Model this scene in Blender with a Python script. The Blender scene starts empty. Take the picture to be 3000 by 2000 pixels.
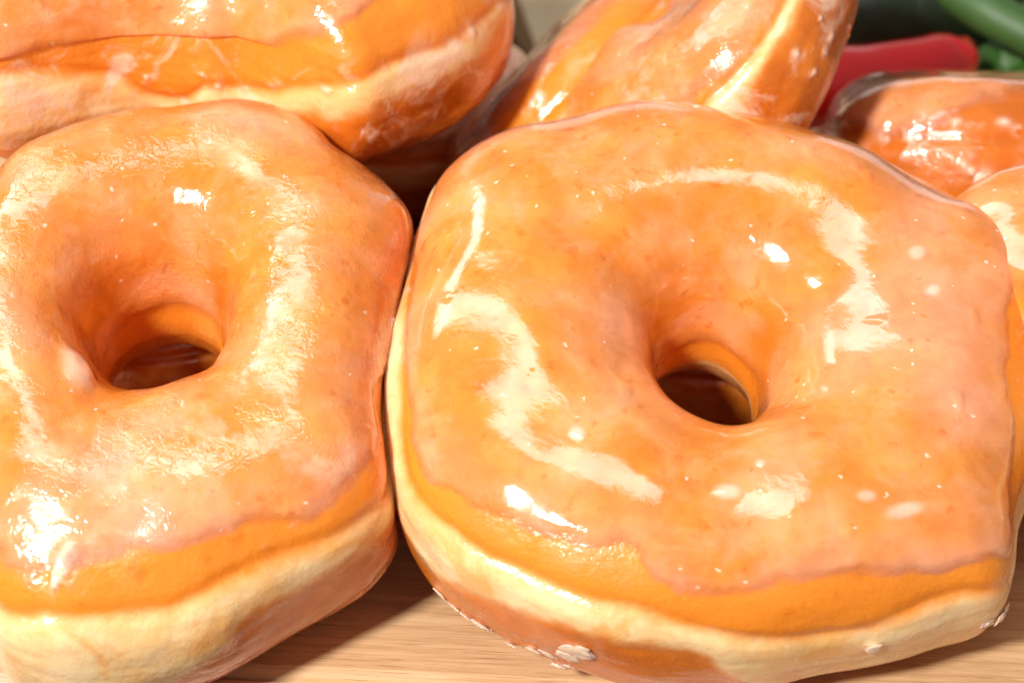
import numpy as np, math
# ---------------------------------------------------------------- camera (metres, board top at z = 0)
LENS, PITCH, DIST = 60.0, math.radians(36), 0.27
FPX = LENS/36.0*3000
CD = np.array([0, math.cos(PITCH), -math.sin(PITCH)])       # view direction
CR = np.array([1.0, 0, 0]); CU = np.array([0, math.sin(PITCH), math.cos(PITCH)])
CAM = np.array([0, 0, 0.030]) - CD*DIST
def unit(v): v = np.asarray(v, float); return v/np.linalg.norm(v)
def project(P):
    d = P - CAM; z = d@CD
    return np.stack([1500 + FPX*(d@CR)/z, 1000 - FPX*(d@CU)/z, z], -1)
def ray(x, y): return unit(CD + CR*((x-1500)/FPX) - CU*((y-1000)/FPX))
def at_depth(x, y, dep): return CAM + (CD + CR*((x-1500)/FPX) - CU*((y-1000)/FPX))*dep
def on_z(x, y, z=0.0):
    r = ray(x, y); return CAM + r*((z-CAM[2])/r[2])

# ---------------------------------------------------------------- noise
_rs = np.random.RandomState(7)
_perm = _rs.permutation(256); _perm = np.concatenate([_perm, _perm, _perm])
_grad = _rs.normal(size=(256, 3)); _grad /= np.linalg.norm(_grad, axis=1)[:, None]
def perlin(P, scale=1.0, seed=0):
    P = np.asarray(P, float)*scale + seed*17.31
    sh = P.shape[:-1]; P = P.reshape(-1, 3)
    I = np.floor(P).astype(int); F = P - I; I &= 255
    U = F*F*F*(F*(F*6-15)+10)
    out = np.zeros(len(P))
    for dx in (0, 1):
        wx = U[:, 0] if dx else 1-U[:, 0]
        for dy in (0, 1):
            wy = U[:, 1] if dy else 1-U[:, 1]
            for dz in (0, 1):
                wz = U[:, 2] if dz else 1-U[:, 2]
                h = _perm[_perm[_perm[I[:, 0]+dx] + I[:, 1]+dy] + I[:, 2]+dz]
                g = _grad[h]
                out += wx*wy*wz*(g[:, 0]*(F[:, 0]-dx) + g[:, 1]*(F[:, 1]-dy) + g[:, 2]*(F[:, 2]-dz))
    return (out*1.6).reshape(sh)
def fbm(P, scale, octs=4, seed=0, gain=0.5):
    s, a = 0, 1.0
    for k in range(octs):
        s = s + a*perlin(P, scale*2**k, seed+k*3); a *= gain
    return s
def sstep(a, b, x):
    t = np.clip((x-a)/(b-a), 0, 1); return t*t*(3-2*t)

# ---------------------------------------------------------------- ring donut
PROFILE = np.array([(0, -.50), (.010, -.22), (.030, .08), (.062, .34), (.115, .58), (.19, .77), (.29, .905), (.41, .98), (.53, 1.0), (.65, .965),
                    (.77, .86), (.88, .67), (.955, .42), (.99, .14), (1.0, -.12), (.985, -.40), (.93, -.68), (.82, -.90), (.64, -1.0), (.38, -1.0),
                    (.15, -.96), (.04, -.78)])
def profile(n):
    """closed section, t in [0,1): 0 = hole waist, rising over the crown to the outer waist, back along the underside"""
    p = PROFILE*np.array([1.0, .55]); q = []
    m = len(p)
    for i in range(m):
        p0, p1, p2, p3 = p[i-1], p[i], p[(i+1) % m], p[(i+2) % m]
        for u in np.linspace(0, 1, 40, endpoint=False):
            q.append(.5*(2*p1 + (p2-p0)*u + (2*p0-5*p1+4*p2-p3)*u*u + (3*p1-p0-3*p2+p3)*u**3))
    q = np.array(q); L = np.concatenate([[0], np.cumsum(np.linalg.norm(np.diff(np.vstack([q, q[:1]]), axis=0), axis=1))])
    t = np.arange(n)/n*L[-1]
    qq = np.vstack([q, q[:1]])
    return np.stack([np.interp(t, L, qq[:, 0]), np.interp(t, L, qq[:, 1])], 1)/np.array([1.0, .55])
def per_interp(th, xs, ys):
    xs = np.asarray(xs, float); ys = np.asarray(ys, float); o = np.argsort(xs); xs, ys = xs[o], ys[o]
    return np.interp(th, np.concatenate([xs-2*np.pi, xs, xs+2*np.pi]), np.tile(ys, 3))
def frame(N, u=(1, 0, 0)):
    N = unit(N); U = unit(np.asarray(u, float) - N*np.dot(u, N)); V = np.cross(N, U)
    return np.stack([U, V, N])          # rows
def ring(d, nth, nt):
    """local points (nth, nt, 3) of a donut described by dict d: 'b' outer radii at even angles, 'a' hole radii, 'h' half heights"""
    th = np.arange(nth)/nth*2*np.pi; pr = profile(nt)
    ev = lambda v: per_interp(th, np.arange(len(v))/len(v)*2*np.pi, v)
    smooth = lambda v: ev(v) if len(v) < 2 else _cub(th, v)
    b, a, h = smooth(d['b']), smooth(d['a']), smooth(d['h'])
    s, z = pr[None, :, 0], pr[None, :, 1]
    rho = a[:, None] + (b-a)[:, None]*s
    if d.get('fill') is not None:        # a crown whose hole has nearly closed
        f = d['fill'] + (1-d['fill'])*sstep(.30, .62, s); zz = np.where(np.arange(nt)[None]/nt < .36, 1-(1-z)*f, z)
    else: zz = z
    Z = h[:, None]*zz
    for (t0, w, rad, dz, tc, tw) in d.get('dents', []):      # (angle, width, radial, vertical, section centre, section width)
        dth = np.angle(np.exp(1j*(th-t0)))[:, None]
        tt = np.arange(nt)[None]/nt; dt = (tt-tc+.5) % 1-.5
        g = np.exp(-(dth/w)**2)*np.exp(-(dt/tw)**2)
        rho = rho + rad*g; Z = Z + dz*g
    sh = d.get('shift', (0, 0))
    return np.stack([rho*np.cos(th)[:, None] + sh[0]*(1-s), rho*np.sin(th)[:, None] + sh[1]*(1-s), Z + 0*rho], -1)
def _cub(th, v):
    v = np.asarray(v, float); n = len(v); x = (th/(2*np.pi)*n) % n; i = np.floor(x).astype(int); u = x-i
    p0, p1, p2, p3 = v[(i-1) % n], v[i % n], v[(i+1) % n], v[(i+2) % n]
    return .5*(2*p1 + (p2-p0)*u + (2*p0-5*p1+4*p2-p3)*u*u + (3*p1-p0-3*p2+p3)*u**3)
def to_world(d, P): return P@frame(d['N'], d.get('U', (1, 0, 0))) + np.asarray(d['C'])
def normals(P):
    du = np.roll(P, -1, 0)-np.roll(P, 1, 0); dv = np.roll(P, -1, 1)-np.roll(P, 1, 1)
    n = np.cross(dv, du); n /= np.linalg.norm(n, axis=-1)[..., None]+1e-12
    return n

WIN_P, KEY_P, WORLD_S, BACK_P = 2.35, 9.2, 0.27, 0.75

# measured outlines: angle/section tables for each donut
DATA = {
 'R': {"N": [0.025, -0.35749, 0.93358], "a": [0.0072, 0.0082, 0.01, 0.0092, 0.0074, 0.008, 0.0092, 0.0078], "h": [0.0175], "b": [0.05062, 0.05236, 0.05483, 0.05754, 0.05733, 0.05373, 0.05158, 0.05054, 0.04986, 0.04933, 0.04924, 0.04986, 0.05116, 0.05242, 0.05291, 0.05329, 0.05411, 0.05597, 0.05696, 0.05673, 0.05391, 0.05129, 0.05012, 0.05017, 0.05034, 0.05051, 0.05113, 0.0521, 0.05286, 0.05252, 0.0515, 0.05037, 0.04958, 0.04853, 0.04753, 0.04662, 0.04615, 0.04612, 0.04634, 0.04724, 0.04873, 0.05062, 0.05339, 0.0523, 0.04981, 0.0491, 0.04919, 0.04955], "C": [0.03085, -0.01029, 0.02892], "glaze": [[2.609, 0.496],[2.749, 0.502],[2.976, 0.469],[3.124, 0.456],[3.325, 0.456],[3.499, 0.467],[3.604, 0.465],[3.744, 0.438],[3.936, 0.423],[4.075, 0.41],[4.25, 0.4],[4.328, 0.408],[4.433, 0.423],[4.512, 0.431],[4.581, 0.433],[4.704, 0.431],[4.8, 0.421],[4.948, 0.417],[5.114, 0.423],[5.245, 0.433],[5.376, 0.448],[5.445, 0.444],[5.629, 0.469],[5.707, 0.471],[5.803, 0.454],[6.161, 0.41],[0.044, 0.412]], "bhi": [[3.124, 0.456],[3.246, 0.46],[3.403, 0.475],[3.56, 0.485],[3.665, 0.479],[3.796, 0.467],[3.91, 0.465],[3.997, 0.458],[4.171, 0.454],[4.294, 0.452],[4.433, 0.454],[4.581, 0.471],[4.747, 0.485],[4.948, 0.494],[5.114, 0.494],[5.288, 0.477],[5.419, 0.475],[5.568, 0.504]], "blo": [[3.176, 0.51],[3.386, 0.531],[3.499, 0.548],[3.656, 0.558],[3.787, 0.56],[3.927, 0.529],[4.04, 0.525],[4.198, 0.498],[4.363, 0.502],[4.494, 0.504],[4.573, 0.506],[4.66, 0.538]], "crumbs": [[3.028, 0.504, 40, 26],[3.054, 0.523, 52, 30],[3.098, 0.531, 30, 22],[3.377, 0.56, 30, 22],[3.421, 0.548, 20, 16],[2.635, 0.538, 14, 5],[2.871, 0.498, 10, 5],[3.805, 0.61, 24, 9],[3.848, 0.621, 26, 10],[3.892, 0.623, 22, 9],[3.944, 0.619, 26, 14],[3.962, 0.625, 18, 12],[4.04, 0.633, 18, 8],[4.119, 0.604, 24, 9],[4.163, 0.606, 26, 10],[4.198, 0.633, 24, 12],[4.224, 0.629, 18, 10],[5.524, 0.567, 26, 14],[5.472, 0.556, 22, 12],[5.541, 0.562, 18, 12],[5.123, 0.525, 22, 10],[4.25, 0.542, 40, 18],[4.224, 0.575, 30, 16]], "glint": [[4.643, 0.312],[5.262, 0.342],[5.358, 0.367],[4.843, 0.279],[0.419, 0.31],[0.201, 0.319],[3.84, 0.306]]},
 'L': {"N": [0.06223, -0.35292, 0.93358], "a": [0.0098, 0.0098, 0.0095, 0.0092, 0.009, 0.0092, 0.0095, 0.0095], "h": [0.0185], "b": [0.03719, 0.03792, 0.03947, 0.04211, 0.04468, 0.04435, 0.04417, 0.0442, 0.04598, 0.0466, 0.046, 0.04487, 0.04341, 0.04208, 0.04105, 0.04034, 0.03986, 0.03949, 0.03852, 0.03694, 0.03501, 0.03342, 0.03215, 0.0315, 0.0313, 0.03095, 0.03056, 0.03105, 0.03248, 0.03404, 0.03599, 0.03924, 0.04385, 0.04958, 0.05409, 0.05523, 0.05475, 0.05407, 0.05276, 0.05101, 0.04961, 0.04952, 0.04963, 0.04826, 0.04344, 0.03997, 0.0381, 0.03722], "C": [-0.05485, -0.0056, 0.03211], "glaze": [[4.39, 0.427],[4.477, 0.423],[4.512, 0.431],[4.529, 0.412],[4.625, 0.398],[4.782, 0.385],[4.957, 0.39],[5.061, 0.394],[5.157, 0.408],[5.288, 0.423],[5.419, 0.429],[5.507, 0.429],[5.637, 0.431],[5.742, 0.462]], "bhi": [[4.416, 0.469],[4.547, 0.446],[4.669, 0.442],[4.791, 0.444],[4.896, 0.448],[5.027, 0.44],[5.166, 0.442],[5.341, 0.456],[5.541, 0.469],[5.655, 0.492]], "blo": [[5.603, 0.519],[5.498, 0.51],[5.349, 0.498],[5.236, 0.502],[5.131, 0.49],[5.061, 0.49],[5.009, 0.529],[4.922, 0.548]], "crumbs": [[4.573, 0.404, 34, 16],[4.599, 0.394, 34, 18],[4.573, 0.41, 22, 16],[5.219, 0.433, 30, 6],[5.236, 0.433, 18, 5],[5.315, 0.412, 22, 9],[5.297, 0.419, 18, 8],[5.123, 0.394, 16, 6]], "drop": [[4.145, 0.223]]},
 'F': {"N": [0.03488, -0.06041, 0.99756], "a": [0.01], "h": [0.0185], "b": [0.05335, 0.05214, 0.05121, 0.0506, 0.05025, 0.05009, 0.05003, 0.05001, 0.05, 0.05, 0.05, 0.05, 0.05, 0.05, 0.05, 0.05, 0.05, 0.05, 0.05, 0.05, 0.05, 0.05, 0.05, 0.05, 0.05002, 0.05008, 0.05027, 0.05077, 0.05188, 0.05395, 0.05705, 0.05978, 0.05925, 0.05031, 0.04407, 0.04149, 0.04108, 0.04184, 0.04251, 0.04881, 0.05913, 0.06, 0.06, 0.06, 0.06, 0.05982, 0.0576, 0.05493], "C": [-0.05491, 0.07542, 0.06236], "glaze": [[5.472, 0.433],[5.358, 0.433],[5.21, 0.458],[5.07, 0.515],[4.931, 0.548],[4.808, 0.554],[4.782, 0.598],[4.73, 0.6],[4.643, 0.598],[4.538, 0.592],[4.503, 0.554],[4.433, 0.527],[4.346, 0.51],[4.285, 0.517],[4.224, 0.51]], "bhi": [[4.224, 0.55],[4.285, 0.558],[4.346, 0.569],[4.433, 0.585],[4.538, 0.606],[5.027, 0.581],[5.149, 0.542],[5.219, 0.517],[5.367, 0.502],[5.559, 0.508],[5.768, 0.5]], "blo": [[4.198, 0.633],[4.276, 0.662],[5.131, 0.596],[5.227, 0.554],[5.419, 0.552],[5.637, 0.542],[5.786, 0.519]], "crumbs": [[4.276, 0.485, 14, 6],[4.32, 0.565, 14, 7],[4.581, 0.571, 20, 12],[4.869, 0.577, 16, 8],[4.782, 0.581, 30, 16],[4.808, 0.56, 26, 14],[4.773, 0.506, 34, 18],[4.835, 0.498, 26, 12],[5.061, 0.56, 16, 9],[5.079, 0.552, 10, 8],[5.184, 0.538, 16, 8],[5.655, 0.506, 30, 20],[5.367, 0.502, 34, 12]]},
 'C': {"N": [0.0, 0.39982, 0.91659], "a": [0.002], "fill": 0.12, "h": [0.016], "b": [0.03013, 0.02946, 0.02821, 0.02727, 0.0272, 0.02722, 0.0272, 0.0272, 0.0272, 0.0272, 0.0272, 0.0272, 0.0272, 0.0272, 0.0272, 0.02721, 0.0273, 0.02733, 0.02721, 0.0272, 0.0272, 0.0272, 0.0272, 0.0272, 0.02726, 0.02804, 0.02909, 0.03034, 0.0316, 0.03264, 0.03334, 0.03373, 0.03391, 0.03397, 0.03399, 0.034, 0.034, 0.034, 0.034, 0.034, 0.034, 0.03399, 0.03398, 0.03391, 0.0337, 0.03317, 0.03217, 0.03095], "C": [0.08618, 0.07044, 0.02241], "crumbs": [[4.049, 0.479, 34, 12],[4.102, 0.494, 30, 14],[4.145, 0.471, 26, 10],[4.198, 0.485, 34, 14],[4.259, 0.498, 30, 12],[4.311, 0.49, 24, 14],[4.372, 0.508, 26, 10],[4.424, 0.519, 22, 9],[4.171, 0.508, 34, 14],[4.058, 0.462, 26, 10],[4.215, 0.454, 26, 8],[4.311, 0.454, 20, 9],[4.451, 0.454, 34, 9],[4.555, 0.452, 26, 9],[4.712, 0.452, 30, 9],[4.791, 0.467, 30, 9],[4.494, 0.529, 20, 10],[4.538, 0.538, 18, 9],[4.608, 0.552, 30, 18],[4.581, 0.556, 20, 12],[3.595, 0.465, 30, 12],[3.752, 0.471, 26, 8]]},
 'D': {"N": [0.10396, -0.18006, 0.97815], "a": [0.01], "h": [0.017], "b": [0.046, 0.046, 0.046, 0.046, 0.046, 0.046, 0.046, 0.046, 0.046, 0.04599, 0.04595, 0.04584, 0.04552, 0.04477, 0.04331, 0.04101, 0.0383, 0.03603, 0.03461, 0.0345, 0.03469, 0.03714, 0.04162, 0.04793, 0.05055, 0.04855, 0.04709, 0.04639, 0.04612, 0.04603, 0.04601, 0.046, 0.046, 0.046, 0.046, 0.046, 0.046, 0.046, 0.046, 0.046, 0.046, 0.046, 0.046, 0.046, 0.046, 0.046, 0.046, 0.046], "C": [0.11454, 0.0117, 0.03249]},
 'A': {"C": [0.012438250748754816, 0.07494624559901192, 0.028571773067695844], "N": [-0.6789896392678417, 0.31253521093536096, 0.6643002421289005], "U": [0.7280611597173554, 0.4029339491489686, 0.5545910027526916], "b": [0.031], "a": [0.002], "h": [0.015674012855004565, 0.014684880177216768, 0.013, 0.014684880177216768], "fill": 0.12, "crumbs": [[4.459, 0.448, 26, 12],[4.529, 0.442, 26, 12],[4.608, 0.423, 24, 12],[4.669, 0.41, 20, 9],[4.398, 0.45, 20, 10],[4.721, 0.404, 18, 8]]},
 'B': {"C": [0.03582881080968201, 0.06653630184403778, 0.045020790161462765], "N": [-0.8145046656983678, 0.06339793649812671, 0.5766826260633918], "U": [0.5260475355298323, 0.4998850046517919, 0.6880326827173748], "b": [0.03603265439241731], "a": [0.004], "h": [0.012019670641270226, 0.013545008777000206, 0.020804340270660127, 0.013545008777000206], "fill": 0.12, "glaze": [[4.965, 0.49],[4.852, 0.492],[4.677, 0.49],[4.503, 0.483],[4.363, 0.475]], "bhi": [[4.974, 0.494],[4.861, 0.496],[4.686, 0.494],[4.52, 0.488],[4.363, 0.483]], "blo": [[5.009, 0.521],[4.852, 0.529],[4.669, 0.535],[4.52, 0.533],[4.398, 0.531]], "crumbs": [[5.131, 0.681, 16, 12],[5.105, 0.7, 12, 10],[4.878, 0.623, 26, 10],[4.957, 0.623, 30, 10],[4.756, 0.617, 26, 9],[4.773, 0.565, 22, 8],[4.974, 0.577, 26, 9]]},
 'H': {"C": [-0.026, 0.108, 0.0125], "N": [0.0, 0.0, 1.0], "b": [0.033, 0.032, 0.033, 0.034, 0.033, 0.032, 0.033, 0.033], "a": [0.01], "h": [0.0125]},
 'G': {"C": [-0.066, 0.05, 0.0125], "N": [0.0, 0.0, 1.0], "b": [0.039, 0.04, 0.041, 0.04, 0.039, 0.041, 0.04, 0.04], "a": [0.01], "h": [0.0125]},
 'E': {"C": [0.034, 0.05, 0.0105], "N": [0.0, 0.0, 1.0], "b": [0.04, 0.041, 0.039, 0.04, 0.041, 0.039, 0.041, 0.04], "a": [0.01], "h": [0.0125]},
}

# ================================================================ Blender scene
import bpy, bmesh
from mathutils import Matrix, Vector
scn = bpy.context.scene
scn.cycles.max_bounces = 6; scn.cycles.diffuse_bounces = 3; scn.cycles.glossy_bounces = 3; scn.cycles.transparent_max_bounces = 6
scn.cycles.caustics_reflective = False; scn.cycles.caustics_refractive = False
COL = scn.collection
VS = scn.view_settings; VS.view_transform = 'Standard'; VS.look = 'None'; VS.exposure = 0.0; VS.gamma = 1.0; VS.use_curve_mapping = False

def tag(o, label=None, category=None, group=None, kind=None):
    for k, v in (('label', label), ('category', category), ('group', group), ('kind', kind)):
        if v: o[k] = v
    return o
def empty(name, loc):
    o = bpy.data.objects.new(name, None); COL.objects.link(o); o.location = loc; o.empty_display_size = .01; return o
def link(name, me, mat, parent=None):
    me.materials.append(mat); o = bpy.data.objects.new(name, me); COL.objects.link(o)
    if parent: o.parent = parent
    return o
def grid_mesh(name, P, keep=None, attrs=None):
    """closed (theta, t) grid as a mesh; P is (n, m, 3)"""
    n, m = P.shape[:2]
    idx = np.arange(n*m).reshape(n, m)
    a, b = idx, np.roll(idx, -1, 0); c, d = np.roll(b, -1, 1), np.roll(a, -1, 1)
    F = np.stack([a, d, c, b], -1).reshape(-1, 4)
    if keep is not None:
        kf = (keep | np.roll(keep, -1, 0) | np.roll(keep, -1, 1) | np.roll(np.roll(keep, -1, 0), -1, 1)).reshape(-1)
        F = F[kf]
    used = np.zeros(n*m, bool); used[F.ravel()] = True
    remap = np.cumsum(used)-1; F = remap[F]
    V = P.reshape(-1, 3)[used]
    me = bpy.data.meshes.new(name)
    me.vertices.add(len(V)); me.vertices.foreach_set('co', V.astype(np.float32).ravel())
    me.loops.add(F.size); me.loops.foreach_set('vertex_index', F.astype(np.int32).ravel())
    me.polygons.add(len(F)); me.polygons.foreach_set('loop_start', (np.arange(len(F))*4).astype(np.int32))
    me.polygons.foreach_set('loop_total', np.full(len(F), 4, np.int32))
    me.update(); me.validate()
    me.polygons.foreach_set('use_smooth', np.ones(len(me.polygons), bool))
    for k, v in (attrs or {}).items():
        at = me.attributes.new(k, 'FLOAT', 'POINT'); at.data.foreach_set('value', (v + np.zeros((n, m))).reshape(-1)[used].astype(np.float32))
    return me

# ---------------------------------------------------------------- materials
class Mat:
    def __init__(s, name):
        s.m = bpy.data.materials.new(name); s.m.use_nodes = True; s.t = s.m.node_tree; s.t.nodes.clear()
        s.out = s.n('ShaderNodeOutputMaterial'); s.tc = s.n('ShaderNodeTexCoord').outputs['Object']
    def n(s, ty, **kw):
        nd = s.t.nodes.new(ty)
        for k, v in kw.items():
            if k.startswith('_'): setattr(nd, k[1:], v)
            else: s.set(nd, k.replace('__', ' '), v)
        return nd
    def set(s, nd, k, v):
        i = nd.inputs[k] if not k.isdigit() else nd.inputs[int(k)]
        if hasattr(v, 'is_linked') or isinstance(v, bpy.types.NodeSocket): s.t.links.new(v, i)
        else: i.default_value = v
    def noise(s, scale, detail=4, rough=.55, dist=0, vec=None):
        nd = s.n('ShaderNodeTexNoise', Scale=scale, Detail=detail, Roughness=rough, Distortion=dist); s.t.links.new(vec or s.tc, nd.inputs['Vector']); return nd.outputs['Fac']
    def map(s, v, a, b, c=0., d=1., smooth=True):
        nd = s.n('ShaderNodeMapRange'); nd.interpolation_type = 'SMOOTHSTEP' if smooth else 'LINEAR'
        for k, x in zip((0, 1, 2, 3, 4), (v, a, b, c, d)): s.set(nd, str(k), x)
        return nd.outputs[0]
    def math(s, op, a, b=0.0):
        nd = s.n('ShaderNodeMath'); nd.operation = op; s.set(nd, '0', a); s.set(nd, '1', b); nd.use_clamp = False; return nd.outputs[0]
    def mix(s, f, a, b):
        nd = s.n('ShaderNodeMix'); nd.data_type = 'RGBA'; s.set(nd, '0', f)
        for i, v in ((6, a), (7, b)):
            if isinstance(v, tuple): nd.inputs[i].default_value = (*v, 1)
            else: s.t.links.new(v, nd.inputs[i])
        return nd.outputs[2]
    def attr(s, name):
        nd = s.n('ShaderNodeAttribute'); nd.attribute_name = name; return nd.outputs['Fac']
    def bump(s, h, strength, dist, normal=None):
        nd = s.n('ShaderNodeBump', Strength=strength, Distance=dist, Height=h)
        if normal: s.t.links.new(normal, nd.inputs['Normal'])
        return nd.outputs['Normal']
    def bsdf(s, **kw):
        nd = s.n('ShaderNodeBsdfPrincipled')
        for k, v in kw.items():
            k = k.replace('_', ' ')
            if isinstance(v, tuple) and len(v) == 3 and 'Radius' not in k: v = (*v, 1)
            s.set(nd, k, v)
        s.t.links.new(nd.outputs[0], s.out.inputs[0]); return nd

def dough_material():
    s = Mat('fried_dough')
    fried = s.mix(s.noise(90, 5, .6), (.74, .205, .012), (.86, .29, .028))
    fried = s.mix(s.map(s.noise(260, 4, .6, .6), .58, .78), fried, (.66, .18, .012))
    cream = s.mix(s.map(s.noise(110, 4, .6), .35, .65), (.84, .50, .20), (.88, .66, .36))
    c = s.mix(s.attr('band'), fried, cream)
    amber = s.math('MULTIPLY', s.map(s.noise(75, 5, .6, .7), .52, .66), .65)
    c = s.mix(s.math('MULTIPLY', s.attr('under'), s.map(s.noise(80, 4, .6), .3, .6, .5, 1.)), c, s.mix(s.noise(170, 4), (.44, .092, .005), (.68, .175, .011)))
    c = s.mix(s.math('MULTIPLY', amber, s.attr('band')), c, (.80, .36, .075))
    w = s.math('MULTIPLY', s.map(s.noise(95, 6, .62, 1.0), .50, .64), s.attr('wash'))
    c = s.mix(s.math('MULTIPLY', w, .8), c, (.88, .60, .44))
    c = s.mix(s.math('MULTIPLY', s.attr('sugar'), .8), c, (.90, .66, .52))
    h1 = s.noise(260, 4, .5); h2 = s.noise(1300, 3, .6)
    nrm = s.bump(h2, .42, .00022, s.bump(h1, .32, .0008))
    s.bsdf(Base_Color=c, Roughness=s.map(s.noise(300, 3), .3, .7, .22, .5), Subsurface_Weight=.45, Subsurface_Radius=(1., .42, .16), Subsurface_Scale=.0035,
           Coat_Weight=.8, Coat_Roughness=.10, Coat_IOR=1.5, IOR=1.45, Normal=nrm, Coat_Normal=nrm)
    return s.m
def glaze_material(name, rough_scale, crackle):
    """clear sugar glaze over the fried crust: orange where thin, peach to pink where thick"""
    s = Mat(name)
    base = s.mix(s.map(s.noise(60, 4, .6), .35, .65), (.78, .225, .022), (.86, .30, .050))
    base = s.mix(s.map(s.noise(95, 5, .6, .5), .38, .74), base, (.88, .37, .16))
    base = s.mix(s.math('MULTIPLY', s.map(s.noise(330, 4, .6), .60, .72), .7), base, (.70, .17, .012))
    base = s.mix(s.math('MULTIPLY', s.attr('thick'), .85), base, (.87, .415, .285))
    wn = s.n('ShaderNodeTexNoise', Scale=700., Detail=2.); s.t.links.new(s.tc, wn.inputs['Vector'])
    ws = s.n('ShaderNodeVectorMath'); ws.operation = 'SCALE'; ws.inputs['Scale'].default_value = .0016; s.t.links.new(wn.outputs['Color'], ws.inputs[0])
    wa = s.n('ShaderNodeVectorMath'); wa.operation = 'ADD'; s.t.links.new(s.tc, wa.inputs[0]); s.t.links.new(ws.outputs[0], wa.inputs[1]); warp = wa.outputs[0]
    for sc_, thr, rad, colr, amt in ((800., .972, .15, (.95, .74, .58), .8), (430., .93, .15, (.66, .15, .010), .40), (240., .94, .16, (.70, .17, .012), .45)):
        vd = s.n('ShaderNodeTexVoronoi', Scale=sc_); s.t.links.new(warp, vd.inputs['Vector'])
        sep = s.n('ShaderNodeSeparateColor'); s.t.links.new(vd.outputs['Color'], sep.inputs[0])
        dot = s.math('MULTIPLY', s.map(vd.outputs['Distance'], rad, rad*2.1, amt, 0.), s.math('GREATER_THAN', sep.outputs[0], thr))
        base = s.mix(dot, base, colr)
    base = s.mix(s.attr('white'), base, (.90, .66, .52))
    fine = s.noise(1300*rough_scale, 4, .6); mid = s.noise(420*rough_scale, 4, .6, .5); big = s.noise(130, 3, .5)
    nrm = s.bump(big, .06 + .05*crackle, .0008)
    nrm = s.bump(mid, .085 + .10*crackle, .0005, nrm)
    if crackle:
        vo = s.n('ShaderNodeTexVoronoi', Scale=520.); vo.feature = 'DISTANCE_TO_EDGE'
        dis = s.n('ShaderNodeVectorMath'); dis.operation = 'ADD'; nz = s.n('ShaderNodeTexNoise', Scale=350., Detail=3.)
        s.t.links.new(s.tc, nz.inputs['Vector']); sc = s.n('ShaderNodeVectorMath'); sc.operation = 'SCALE'; sc.inputs['Scale'].default_value = .004
        s.t.links.new(nz.outputs['Color'], sc.inputs[0]); s.t.links.new(s.tc, dis.inputs[0]); s.t.links.new(sc.outputs[0], dis.inputs[1])
        s.t.links.new(dis.outputs[0], vo.inputs['Vector'])
        patch = s.map(s.noise(110, 4, .6, .4), .46, .60)
        hgt = s.math('MULTIPLY', s.map(vo.outputs['Distance'], 0., .12), patch)
        nrm = s.bump(hgt, .17*crackle, .0004, nrm)
    nrm = s.bump(fine, .11 + .06*crackle, .00014, nrm)
    rgh = s.map(s.noise(130, 5, .6, .4), .38, .62, .05, .12 + .20*crackle)
    s.bsdf(Base_Color=base, Roughness=rgh, IOR=1.50, Subsurface_Weight=.40, Subsurface_Radius=(1., .42, .18), Subsurface_Scale=.003,
           Coat_Weight=1.0, Coat_Roughness=rgh, Coat_IOR=1.55, Normal=nrm, Coat_Normal=nrm, Alpha=s.math('MULTIPLY', s.attr('cover'), s.map(s.noise(150, 4, .6), .3, .7, .70, 1.0)))
    return s.m
def sugar_material():
    s = Mat('dried_sugar')
    c = s.mix(s.noise(500, 4), (.88, .50, .32), (.92, .63, .46))
    s.bsdf(Base_Color=c, Roughness=.28, Subsurface_Weight=.6, Subsurface_Radius=(1., .6, .4), Subsurface_Scale=.004, Coat_Weight=.6, Coat_Roughness=.15,
           Normal=s.bump(s.noise(1600, 3), .4, .0003))
    return s.m
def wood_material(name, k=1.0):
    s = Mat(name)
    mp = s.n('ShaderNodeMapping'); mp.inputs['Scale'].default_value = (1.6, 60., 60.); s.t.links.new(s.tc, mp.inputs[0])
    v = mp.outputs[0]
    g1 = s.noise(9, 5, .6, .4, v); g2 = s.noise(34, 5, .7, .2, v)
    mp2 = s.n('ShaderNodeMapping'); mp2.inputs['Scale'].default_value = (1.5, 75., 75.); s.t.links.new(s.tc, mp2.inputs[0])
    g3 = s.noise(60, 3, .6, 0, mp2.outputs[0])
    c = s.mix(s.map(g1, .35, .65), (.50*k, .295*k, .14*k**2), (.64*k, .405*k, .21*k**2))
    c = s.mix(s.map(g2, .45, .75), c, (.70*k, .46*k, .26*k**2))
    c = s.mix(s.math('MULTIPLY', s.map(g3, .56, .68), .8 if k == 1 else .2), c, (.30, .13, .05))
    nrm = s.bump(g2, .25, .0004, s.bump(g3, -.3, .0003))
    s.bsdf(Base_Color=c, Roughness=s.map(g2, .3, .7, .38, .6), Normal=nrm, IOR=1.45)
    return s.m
def plain(name, a, b, scale, rough, coat=0., sss=0., bump=.2, bscale=300, bdist=.0005):
    s = Mat(name)
    s.bsdf(Base_Color=s.mix(s.noise(scale, 4), a, b), Roughness=rough, Coat_Weight=coat, Coat_Roughness=.12, Subsurface_Weight=sss, Subsurface_Radius=(1., .5, .3),
           Subsurface_Scale=.002, Normal=s.bump(s.noise(bscale, 4), bump, bdist))
    return s.m
M_DOUGH = dough_material(); M_SUGAR = sugar_material()
M_GLAZE = glaze_material('smooth_sugar_glaze', 1.0, 0.0); M_CRACK = glaze_material('crackled_sugar_glaze', 1.0, 1.0)
M_WOOD = wood_material('beech_board'); M_WOOD_LIT = wood_material('lit_board_wood', 1.28)  # second wood is a lighter copy for the lit front edge

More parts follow.
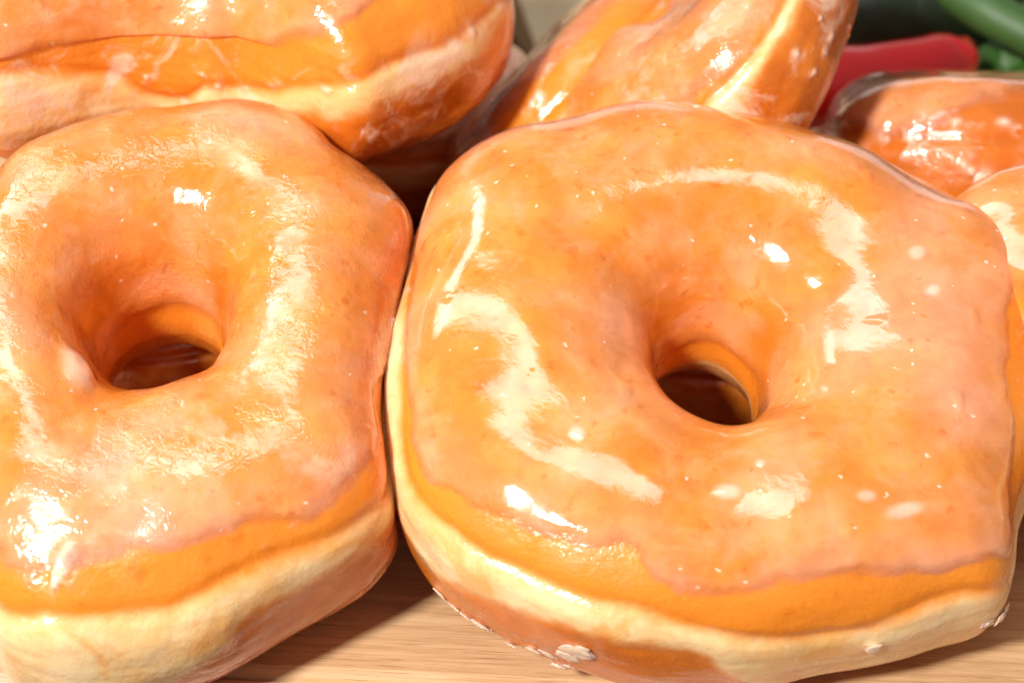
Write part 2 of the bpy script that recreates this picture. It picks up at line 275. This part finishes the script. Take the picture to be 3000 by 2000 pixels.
# ---------------------------------------------------------------- donuts
def lump(name, size, seed, mat, parent, amp=.5):
    """an irregular flake of dried glaze; size = half extents"""
    bm = bmesh.new(); bmesh.ops.create_icosphere(bm, subdivisions=4, radius=1.0)
    co = np.array([v.co[:] for v in bm.verts])
    r = 1 + amp*fbm(co, 1.2, 3, seed=seed*1.7+3, gain=.5)
    co = co*r[:, None]*np.array(size)
    me = bpy.data.meshes.new(name); 
    for v, c in zip(bm.verts, co): v.co = c
    bm.to_mesh(me); bm.free()
    me.polygons.foreach_set('use_smooth', np.ones(len(me.polygons), bool))
    return link(name, me, mat, parent)
def donut(key, label, nth, nt, glaze_mat, seed, glaze_T=.0005, wash=1.0, edge_default=.46, rough=1.0, inner=0.0, edge_w=.0035, brown=False, band_on=True, white_amt=.0, ragged=1.0):
    d = dict(DATA[key])
    for k, v in EXTRA.get(key, {}).items(): d[k] = v
    if key in 'FBA': d['smears'] = d.pop('crumbs')
    if key in 'CRL': d['smears'] = d['crumbs']
    if key == 'C': d['crumbs'] = d['crumbs'][-4:-3]
    if key == 'L': d['crumbs'] = []
    N = frame(d['N'], d.get('U', (1, 0, 0))); C = np.array(d['C'])
    L = ring(d, nth, nt); nl = normals(L)
    th = (np.arange(nth)/nth*2*np.pi)[:, None]; t = (np.arange(nt)/nt)[None]
    perim = np.linalg.norm(np.diff(L[0], axis=0), axis=1).sum()
    Q = L + seed*.371
    disp = .0011*fbm(Q, 38, 2, 1) + rough*.00009*fbm(Q, 180, 3, 5)
    def curve(nm, dv):
        v = d.get(nm)
        if not v: return np.full((nth, 1), dv)
        xs, ys = zip(*v); y = per_interp(th[:, 0], xs, ys); sg = d.get('soften', .015)
        k = np.exp(-(np.angle(np.exp(1j*th[:, 0]))/sg)**2); k /= k.sum()
        return np.real(np.fft.ifft(np.fft.fft(y)*np.fft.fft(k)))[:, None]
    te = curve('glaze', edge_default); hi = curve('bhi', .485); lo = curve('blo', .535)
    for (t0, dist_, w) in d.get('drips', []): te = te + dist_/perim*np.exp(-(np.angle(np.exp(1j*(th-t0)))/w)**2)
    hi = np.maximum(hi, te+.008); lo = np.maximum(lo, hi+.02)
    n1 = fbm(Q, 70, 3, 11); n2 = fbm(Q, 330, 3, 12)
    band = sstep(-.008, .020, t-hi+.007*n1+.004*n2)*(1-sstep(-.012, .014, t-lo+.016*n1+.008*n2))
    tin = np.where(t > .5, t-1, t)
    band = np.maximum(band, inner*(1-sstep(.008, .024, np.abs(tin+.012+.010*n1)))*sstep(-.5, .4, np.cos(th-.5)))
    if not band_on: band = band*0
    ripple = fbm(np.stack(np.broadcast_arrays(np.cos(th)*1.1+seed, np.sin(th)*1.1, t*perim*95), -1), 1.6, 3, 81)
    disp = disp + .00028*ripple*sstep(.42, .50, t)*(1-sstep(.82, .95, t))
    # proof line: a shallow groove above the pale band, the pale band bulges a little
    disp = disp - .0005*np.exp(-((t-hi)/.010)**2) + .0006*sstep(-.02, .04, t-hi)*(1-sstep(-.04, .04, t-lo))
    wsh = sstep(.46, .53, t)*(1-sstep(.75, .95, t))*wash
    sm = np.zeros((nth, nt))
    for (ct, tt, w, h) in d.get('smears', []):
        px = .26/FPX; ax = np.angle(np.exp(1j*(th-ct)))*np.linalg.norm(L[..., :2], axis=-1); ay = ((t-tt+.5) % 1-.5)*perim
        sm = sm + np.exp(-((ax/(w*px*.75))**2+(ay/(h*px*1.5))**2))
    sm = np.clip(sm, 0, 1)*sstep(-.25, .35, fbm(Q, 260, 4, 95, .6)+.25*n1)
    disp = disp + .00045*sm
    P = L + nl*disp[..., None]
    world = lambda X: X@N            # relative to the donut's own empty
    root = empty('glazed_donut', C); tag(root, label, 'donut', 'glazed ring donuts in the pile')
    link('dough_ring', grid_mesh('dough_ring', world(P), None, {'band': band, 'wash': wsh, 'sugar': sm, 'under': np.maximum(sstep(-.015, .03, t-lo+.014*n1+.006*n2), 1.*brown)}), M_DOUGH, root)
    # glaze: a shell over the crown that ends in a rounded, ragged lip
    edge = te + ragged*(.0009*n1 + .00028*n2)/perim
    ds = (edge-t)*perim
    t_in = (-.5 if d.get('fill') else .05) + .02*fbm(Q, 60, 2, 21)
    ds = np.where(t > .70, -.01, ds)
    di = (tin-t_in)*perim
    T = glaze_T*(1 + .35*fbm(Q, 60, 3, 31))
    body = sstep(-.0008, .0030, ds)*sstep(-.001, .002, di)
    lip = .00006*np.exp(-((ds-.0014)/.0012)**2)*sstep(-.0002, .0006, ds)
    g = -.0001 + (T+.0001)*body + lip*body 
    pim = fbm(Q, 230, 1, 51); g = g + .0009*np.clip(pim-.62, 0, 1)*body
    for (dt_, tt_, w, hgt, el) in d.get('blobs', []):     # thick drops of glaze, and painted glints: angle, t, size (m), height, stretch along the ring
        ax = np.angle(np.exp(1j*(th-dt_)))*np.linalg.norm(L[..., :2], axis=-1)/el; ay = (t-tt_)*perim
        g = g + hgt*np.exp(-((ax**2+ay**2)/w**2)**1.6)*body
    thick = np.exp(-np.clip(ds, 0, 1)/.0035)*sstep(-.5, .5, n1+.15)*1.0 + .55*sstep(.15, .9, fbm(Q, 34, 3, 61))
    white = white_amt*sstep(.35, .75, fbm(Q, 120, 4, 71, .6))*sstep(.05, .5, fbm(Q, 30, 2, 72))
    for (dt_, tt_, w, hgt, el) in d.get('blobs', []):
        ax = np.angle(np.exp(1j*(th-dt_)))*np.linalg.norm(L[..., :2], axis=-1)/el; ay = (t-tt_)*perim
        white = white + .7*np.exp(-((ax**2+ay**2)/w**2)**2)  # whitens the drops of glaze; on the front donut these are painted glints
    cover = sstep(-.0004, edge_w, ds+.0007*fbm(Q, 260, 3, 91)+.0006*n1)*sstep(-.001, .004, di)
    G = P + nl*g[..., None]
    link('sugar_glaze', grid_mesh('sugar_glaze', world(G), (ds > -.0008) & (di > -.002), {'cover': cover, 'thick': np.clip(thick, 0, 1), 'white': np.clip(white, 0, 1)}), glaze_mat, root)
    # flakes and crumbs of dried glaze stuck to the crust
    for k, (ct, tt, w, h) in enumerate(d.get('crumbs', [])):
        i, j = int(round(ct/2/np.pi*nth)) % nth, int(round(tt*nt)) % nt
        e1 = unit(L[(i+1) % nth, j]-L[i-1, j]); nn = nl[i, j]; e2 = np.cross(nn, e1)
        px = .26/FPX
        o = lump('sugar_crumb', (w*px*1.1, h*px*1.5, h*px*.42), seed*40+k, M_SUGAR, root, .42)
        R = np.stack([world(e1), world(e2), world(nn)], 1)
        rot = (k*37 % 50 - 25)/57.3
        Rz = np.array([[math.cos(rot), -math.sin(rot), 0], [math.sin(rot), math.cos(rot), 0], [0, 0, 1]])
        p = world(P[i, j]+nn*h*px*.1)
        Mx = np.eye(4); Mx[:3, :3] = R@Rz; Mx[:3, 3] = p
        o.matrix_local = Matrix(Mx.tolist())
    return root

EXTRA = {
 
 'R': dict(blo=DATA['R']['blo'] + [(4.85, .64), (5.6, .66), (6.2, .60)], drips=[(5.6, .003, .05), (4.30, -.002, .08)], blobs=[(ct, tt, w, .00013, el) for (ct, tt), (w, el) in zip(DATA['R']['glint'], [(.0011, 1.6), (.0008, 1.6), (.0010, 2.6), (.0006, 1.2), (.0010, 1.2), (.0009, 1), (.0008, 1.4)])]),  # blobs here are small reflections painted pale into the glaze colour
 'L': dict(blo=DATA['L']['blo'] + [(4.72, .63), (4.2, .64), (3.8, .60)], drips=[(DATA['L']['crumbs'][5][0], .0015, .06)], glaze=DATA['L']['glaze'] + [(5.95, .46), (6.2, .52), (.6, .54), (1.6, .54), (2.6, .53), (3.6, .48)], blobs=[(DATA['L']['drop'][0][0], DATA['L']['drop'][0][1], .0026, .0013, 1.4), (DATA['L']['crumbs'][1][0], DATA['L']['crumbs'][1][1], .0018, .0012, .9), (DATA['L']['crumbs'][0][0], DATA['L']['crumbs'][0][1], .0016, .0010, 1.3)]),
 'F': dict(soften=.07, bhi=[(a, b-(.03 if a < 4.6 else 0)) for a, b in DATA['F']['bhi']]),
 'C': dict(glaze=[(0.5, .46), (3.2, .47), (4.2, .48), (4.45, .45), (4.6, .41), (5.2, .405), (5.8, .42)]),
}
donut('R', 'large octagonal glazed donut leaning in front, long curved reflections around its open hole', 900, 440, M_GLAZE, 1, rough=.25, inner=1., wash=.12, edge_w=.0022)
donut('L', 'round glazed donut with crackled sugary sheen and a white glaze drop at its dark hole', 900, 440, M_CRACK, 2, edge_w=.0026, wash=.32, glaze_T=.0006, white_amt=.25)
donut('F', 'donut lying on top at upper left, its scalloped glaze edge notched by a pink drip', 800, 400, M_CRACK, 3, white_amt=.5)
donut('B', 'donut tilted on edge at top centre, pale band and browned underside facing right', 640, 320, M_CRACK, 4, white_amt=.4)
donut('A', 'narrow slice of donut wedged behind the tilted one, crumbs of sugar along their seam', 560, 280, M_GLAZE, 5, wash=.1, edge_default=.42, band_on=False)
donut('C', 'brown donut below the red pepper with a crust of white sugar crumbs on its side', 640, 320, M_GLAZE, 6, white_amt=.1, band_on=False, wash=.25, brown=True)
donut('D', 'salmon glazed donut cut by the right frame edge, only its smooth top rim showing', 480, 240, M_GLAZE, 7)
donut('G', 'added donut under the raised back of the crackled one, browned to darken its hole', 480, 240, M_GLAZE, 9, wash=0, brown=True, edge_default=.16)  # added below the hole; brown crust stands in for the deep shade there
donut('H', 'dark donut in the deep shadow of the gap below the upper left one', 480, 240, M_GLAZE, 10, wash=0)
donut('E', 'shadowed donut at the bottom of the pile, glimpsed through the hole of the front donut', 480, 240, M_GLAZE, 8, wash=0, brown=True, edge_default=.16)  # brown crust and scant glaze darken it in place of shade

# ---------------------------------------------------------------- board and table
p0, p1 = on_z(765, 1944), on_z(1550, 1980)
dirx = unit(p1-p0); ang = math.atan2(dirx[1], dirx[0])
def rounded_board(name, sx, sy, sz, bev, mat, seg=5):
    bm = bmesh.new(); bmesh.ops.create_cube(bm, size=1)
    for v in bm.verts: v.co = Vector((v.co.x*sx, (v.co.y+.5)*sy, (v.co.z-.5)*sz))
    bmesh.ops.bevel(bm, geom=bm.edges[:], offset=bev, segments=seg, affect='EDGES', profile=.5)
    me = bpy.data.meshes.new(name); bm.to_mesh(me); bm.free()
    return link(name, me, mat)
board = rounded_board('cutting_board', .46, .195, .018, .0022, M_WOOD, 2)
nrm2 = np.array([dirx[1], -dirx[0], 0])
board.location = p0 + dirx*.06 + nrm2*.0022; board.rotation_euler = (0, 0, ang)
edge = rounded_board('lit_edge_strip', .4599, .010, .0179, .0012, M_WOOD_LIT, 2); edge.parent = board; edge.location = (0, -.0102, -.0004)  # front edge of the board, light falling on it painted as paler wood
tag(board, 'pale brown wooden board with fine dark grain under the donuts', 'board')
tab = rounded_board('table_top', 2.4, 2.0, .03, .005, plain('dark_table', (.05, .022, .010), (.09, .04, .02), 30, .5))
tab.location = (0, -.7, -.0183); tag(tab, kind='structure')

# ---------------------------------------------------------------- things behind the pile
def tube(name, pts, rad, mat, parent=None, nseg=40, nr=28, flat=1.0):
    pts = np.array(pts, float); rad = np.array(rad, float); m = len(pts)
    u = np.linspace(0, m-1, nseg)
    def cr(v):
        out = []
        for x in u:
            i = min(int(x), m-2); f = x-i; g = lambda k: v[min(max(k, 0), m-1)]
            a, b, c, e = g(i-1), g(i), g(i+1), g(i+2)
            out.append(.5*(2*b+(c-a)*f+(2*a-5*b+4*c-e)*f*f+(3*b-a-3*c+e)*f**3))
        return np.array(out)
    C, R = cr(pts), np.maximum(cr(rad), 1e-5)
    T = np.gradient(C, axis=0); T /= np.linalg.norm(T, axis=1)[:, None]
    up = np.array([0, .1, 1.0]); A = np.cross(T, up); A /= np.linalg.norm(A, axis=1)[:, None]; B = np.cross(A, T)
    ph = np.arange(nr)/nr*2*np.pi
    V = C[:, None] + R[:, None, None]*(A[:, None]*np.cos(ph)[None, :, None] + flat*B[:, None]*np.sin(ph)[None, :, None])
    V = V + .05*R[:, None, None]*fbm(V, 60, 2, 5)[..., None]*(B[:, None])
    n = nseg; verts = V.reshape(-1, 3).tolist() + [C[0].tolist(), C[-1].tolist()]
    fs = [(i*nr+j, i*nr+(j+1) % nr, (i+1)*nr+(j+1) % nr, (i+1)*nr+j) for i in range(n-1) for j in range(nr)]
    fs += [(n*nr, (j+1) % nr, j) for j in range(nr)] + [(n*nr+1, (n-1)*nr+j, (n-1)*nr+(j+1) % nr) for j in range(nr)]
    me = bpy.data.meshes.new(name); me.from_pydata(verts, [], fs); me.update()
    me.polygons.foreach_set('use_smooth', np.ones(len(me.polygons), bool))
    return link(name, me, mat, parent)
def leaf(name, base, tip, width, up, mat, parent, curl=.25, seed=1):
    base, tip = np.array(base, float), np.array(tip, float); ax = tip-base; Ln = np.linalg.norm(ax); ax = ax/Ln
    up = unit(np.array(up, float)-ax*np.dot(up, ax)); side = np.cross(ax, up); nu, nv = 28, 15
    V = []
    for s_ in (0, 1):
        for i in range(nu):
            u = i/(nu-1); w = width*(math.sin(math.pi*u**.8)**.85)*(1+.05*math.sin(u*40))+.0003
            for j in range(nv):
                v = j/(nv-1)*2-1
                p = base + ax*Ln*u + side*w*v + up*(curl*Ln*(.5*math.sin(math.pi*u)) + .35*w*abs(v)**1.3 + .04*Ln*math.sin(9*u+2*v+seed)*abs(v)) - up*.0006*s_
                V.append(p.tolist())
    K = nu*nv; fs = []
    for i in range(nu-1):
        for j in range(nv-1):
            a = i*nv+j; fs.append((a, a+1, a+nv+1, a+nv)); fs.append((K+a, K+a+nv, K+a+nv+1, K+a+1))
    rim = [i*nv for i in range(nu)] + [(nu-1)*nv+j for j in range(1, nv)] + [i*nv+nv-1 for i in range(nu-2, -1, -1)] + [j for j in range(nv-2, 0, -1)]
    for a, b in zip(rim, rim[1:]+rim[:1]): fs.append((a, b, K+b, K+a))
    me = bpy.data.meshes.new(name); me.from_pydata(V, [], fs); me.update()
    me.polygons.foreach_set('use_smooth', np.ones(len(me.polygons), bool))
    return link(name, me, mat, parent)
M_RED = plain('red_pepper_skin', (.72, .006, .012), (.82, .014, .022), 40, .22, coat=.6, sss=.1, bump=.15, bscale=120, bdist=.001)
M_GREEN = plain('dark_green_skin', (.004, .010, .002), (.009, .024, .004), 60, .6, bump=.5, bscale=90, bdist=.002)
M_LEAF = plain('leaf_green', (.030, .105, .012), (.06, .17, .025), 120, .42, bump=.5, bscale=200, bdist=.001)
M_STEM = plain('stem_green', (.022, .070, .012), (.07, .15, .035), 90, .5, coat=.0, bump=.4)
M_CLOTH = plain('beige_cloth', (.52, .40, .24), (.62, .50, .33), 60, .85, bump=.6, bscale=900, bdist=.0006)
M_BROWN = plain('brown_stripe', (.16, .085, .035), (.22, .12, .05), 60, .85, bump=.6, bscale=900, bdist=.0006)

Z = lambda x, y, dep: at_depth(x, y, dep)
def rel(o): o.location = -Vector(o.parent.location); return o
root = empty('red_pepper', Z(2600, 240, .37)); tag(root, 'glossy red pepper lying behind the brown sugar-crusted donut', 'pepper')
rel(tube('pepper_pod', [Z(2300, 330, .362), Z(2420, 262, .366), Z(2560, 236, .37), Z(2700, 210, .372), Z(2775, 178, .374), Z(2815, 145, .374), Z(2835, 112, .374)],
         [.005, .0080, .0076, .0073, .0066, .0050, .0006], M_RED, root, nseg=60))
root = empty('green_pepper', Z(2600, 20, .40)); tag(root, 'dark green pepper in shadow behind the red one', 'pepper')
rel(tube('pepper_pod', [Z(2400, 110, .395), Z(2480, 75, .395), Z(2600, 45, .398), Z(2740, 15, .40), Z(2860, -20, .405), Z(2900, -40, .41)], [.003, .0135, .0165, .0165, .013, .001], M_GREEN, root))
root = empty('leafy_sprig', Z(2860, 40, .38)); tag(root, 'green leafy sprig with a thick pale stem in the top right corner', 'plant')
rel(tube('stem', [Z(2640, -130, .392), Z(2760, -45, .386), Z(2880, 30, .38), Z(3000, 95, .376), Z(3120, 165, .372)], [.0046, .0050, .0050, .0047, .0045], M_STEM, root))
for k, (a, b, w) in enumerate([(Z(2820, 260, .392), Z(3060, 100, .388), .012), (Z(2900, 60, .40), Z(3120, -60, .40), .014), (Z(2860, 40, .41), Z(2990, -90, .41), .014), (Z(2960, 270, .385), Z(3100, 130, .38), .008)]):
    rel(leaf('leaf', a, b, w, -CD*.6+CU*.6, M_LEAF, root, .12, k))
# folded cloth with a brown stripe
def cloth():
    root = empty('folded_cloth', on_z(1580, 60, -.017)); tag(root, 'beige folded cloth with a brown stripe in the gap at the top', 'cloth')
    nu, nv = 90, 70
    o = np.array(root.location)
    def sheet(name, u0, u1, mat):
        V = []
        for s_ in (0, 1):
            for i in range(nu):
                for j in range(nv):
                    u = u0+(u1-u0)*i/(nu-1); v = j/(nv-1)
                    x = -.045 + .10*u - .03*v; y = -.035+.16*v
                    z = .012 + .010*math.sin(u*9+1.2*v) + .004*math.sin(u*23+3*v) + .02*v - (.0016 if s_ else 0)
                    V.append((x, y, z))
        K = nu*nv; fs = []
        for i in range(nu-1):
            for j in range(nv-1):
                a = i*nv+j; fs.append((a, a+nv, a+nv+1, a+1)); fs.append((K+a, K+a+1, K+a+nv+1, K+a+nv))
        rim = [i*nv for i in range(nu)] + [(nu-1)*nv+j for j in range(1, nv)] + [i*nv+nv-1 for i in range(nu-2, -1, -1)] + [j for j in range(nv-2, 0, -1)]
        for a, b in zip(rim, rim[1:]+rim[:1]): fs.append((a, K+a, K+b, b))
        me = bpy.data.meshes.new(name); me.from_pydata(V, [], fs); me.update(); me.polygons.foreach_set('use_smooth', np.ones(len(me.polygons), bool))
        return link(name, me, mat, root)
    sheet('cloth_panel', 0, .37, M_CLOTH); sheet('stripe', .37, .47, M_BROWN); sheet('cloth_panel', .47, 1.0, M_CLOTH)
cloth()

# ---------------------------------------------------------------- light
def area(name, direction, dist, target, sx, sy, power, color, roll_to=None, shape='RECTANGLE'):
    l = bpy.data.lights.new(name, 'AREA'); l.shape = shape; l.size = sx
    if shape == 'RECTANGLE': l.size_y = sy
    l.energy = power; l.color = color
    o = bpy.data.objects.new(name, l); COL.objects.link(o); d = unit(direction); target = np.array(target)
    zax = d; ref = unit(roll_to if roll_to is not None else (0, 0, 1)); yax = unit(ref-zax*np.dot(ref, zax)); xax = np.cross(yax, zax)
    Mx = np.eye(4); Mx[:3, 0] = xax; Mx[:3, 1] = yax; Mx[:3, 2] = zax; Mx[:3, 3] = target+d*dist
    o.matrix_world = Matrix(Mx.tolist()); return o
def sph(az, el): a, e = math.radians(az), math.radians(el); return np.array([math.cos(e)*math.cos(a), math.cos(e)*math.sin(a), math.sin(e)])
TGT = (0, 0, .03)
area('window_light', sph(142, 41), .80, TGT, .36, .11, WIN_P*.35, (.97, .98, 1.))
area('ceiling_light', sph(150, 72.5), .80, TGT, .165, .89, WIN_P*1.08, (.97, .98, 1.), roll_to=sph(150, 0))
area('back_window', sph(72, 11), 1.0, TGT, 1.1, .30, BACK_P, (1., .97, .94))
area('key_lamp', sph(-127, 43), .75, TGT, .085, .085, KEY_P, (1., .97, .93), shape='DISK')
w = bpy.data.worlds.new('World'); scn.world = w; w.use_nodes = True
bg = w.node_tree.nodes['Background']; bg.inputs[0].default_value = (1., .90, .80, 1); bg.inputs[1].default_value = WORLD_S

# ---------------------------------------------------------------- camera
cam = bpy.data.cameras.new('camera'); cam.lens = LENS; cam.sensor_width = 36; cam.clip_start = .01; cam.clip_end = 20
co = bpy.data.objects.new('camera', cam); COL.objects.link(co)
Mx = np.eye(4); Mx[:3, 0] = CR; Mx[:3, 1] = CU; Mx[:3, 2] = -CD; Mx[:3, 3] = CAM
co.matrix_world = Matrix(Mx.tolist()); scn.camera = co
cam.dof.use_dof = True; cam.dof.focus_distance = .250; cam.dof.aperture_fstop = 18
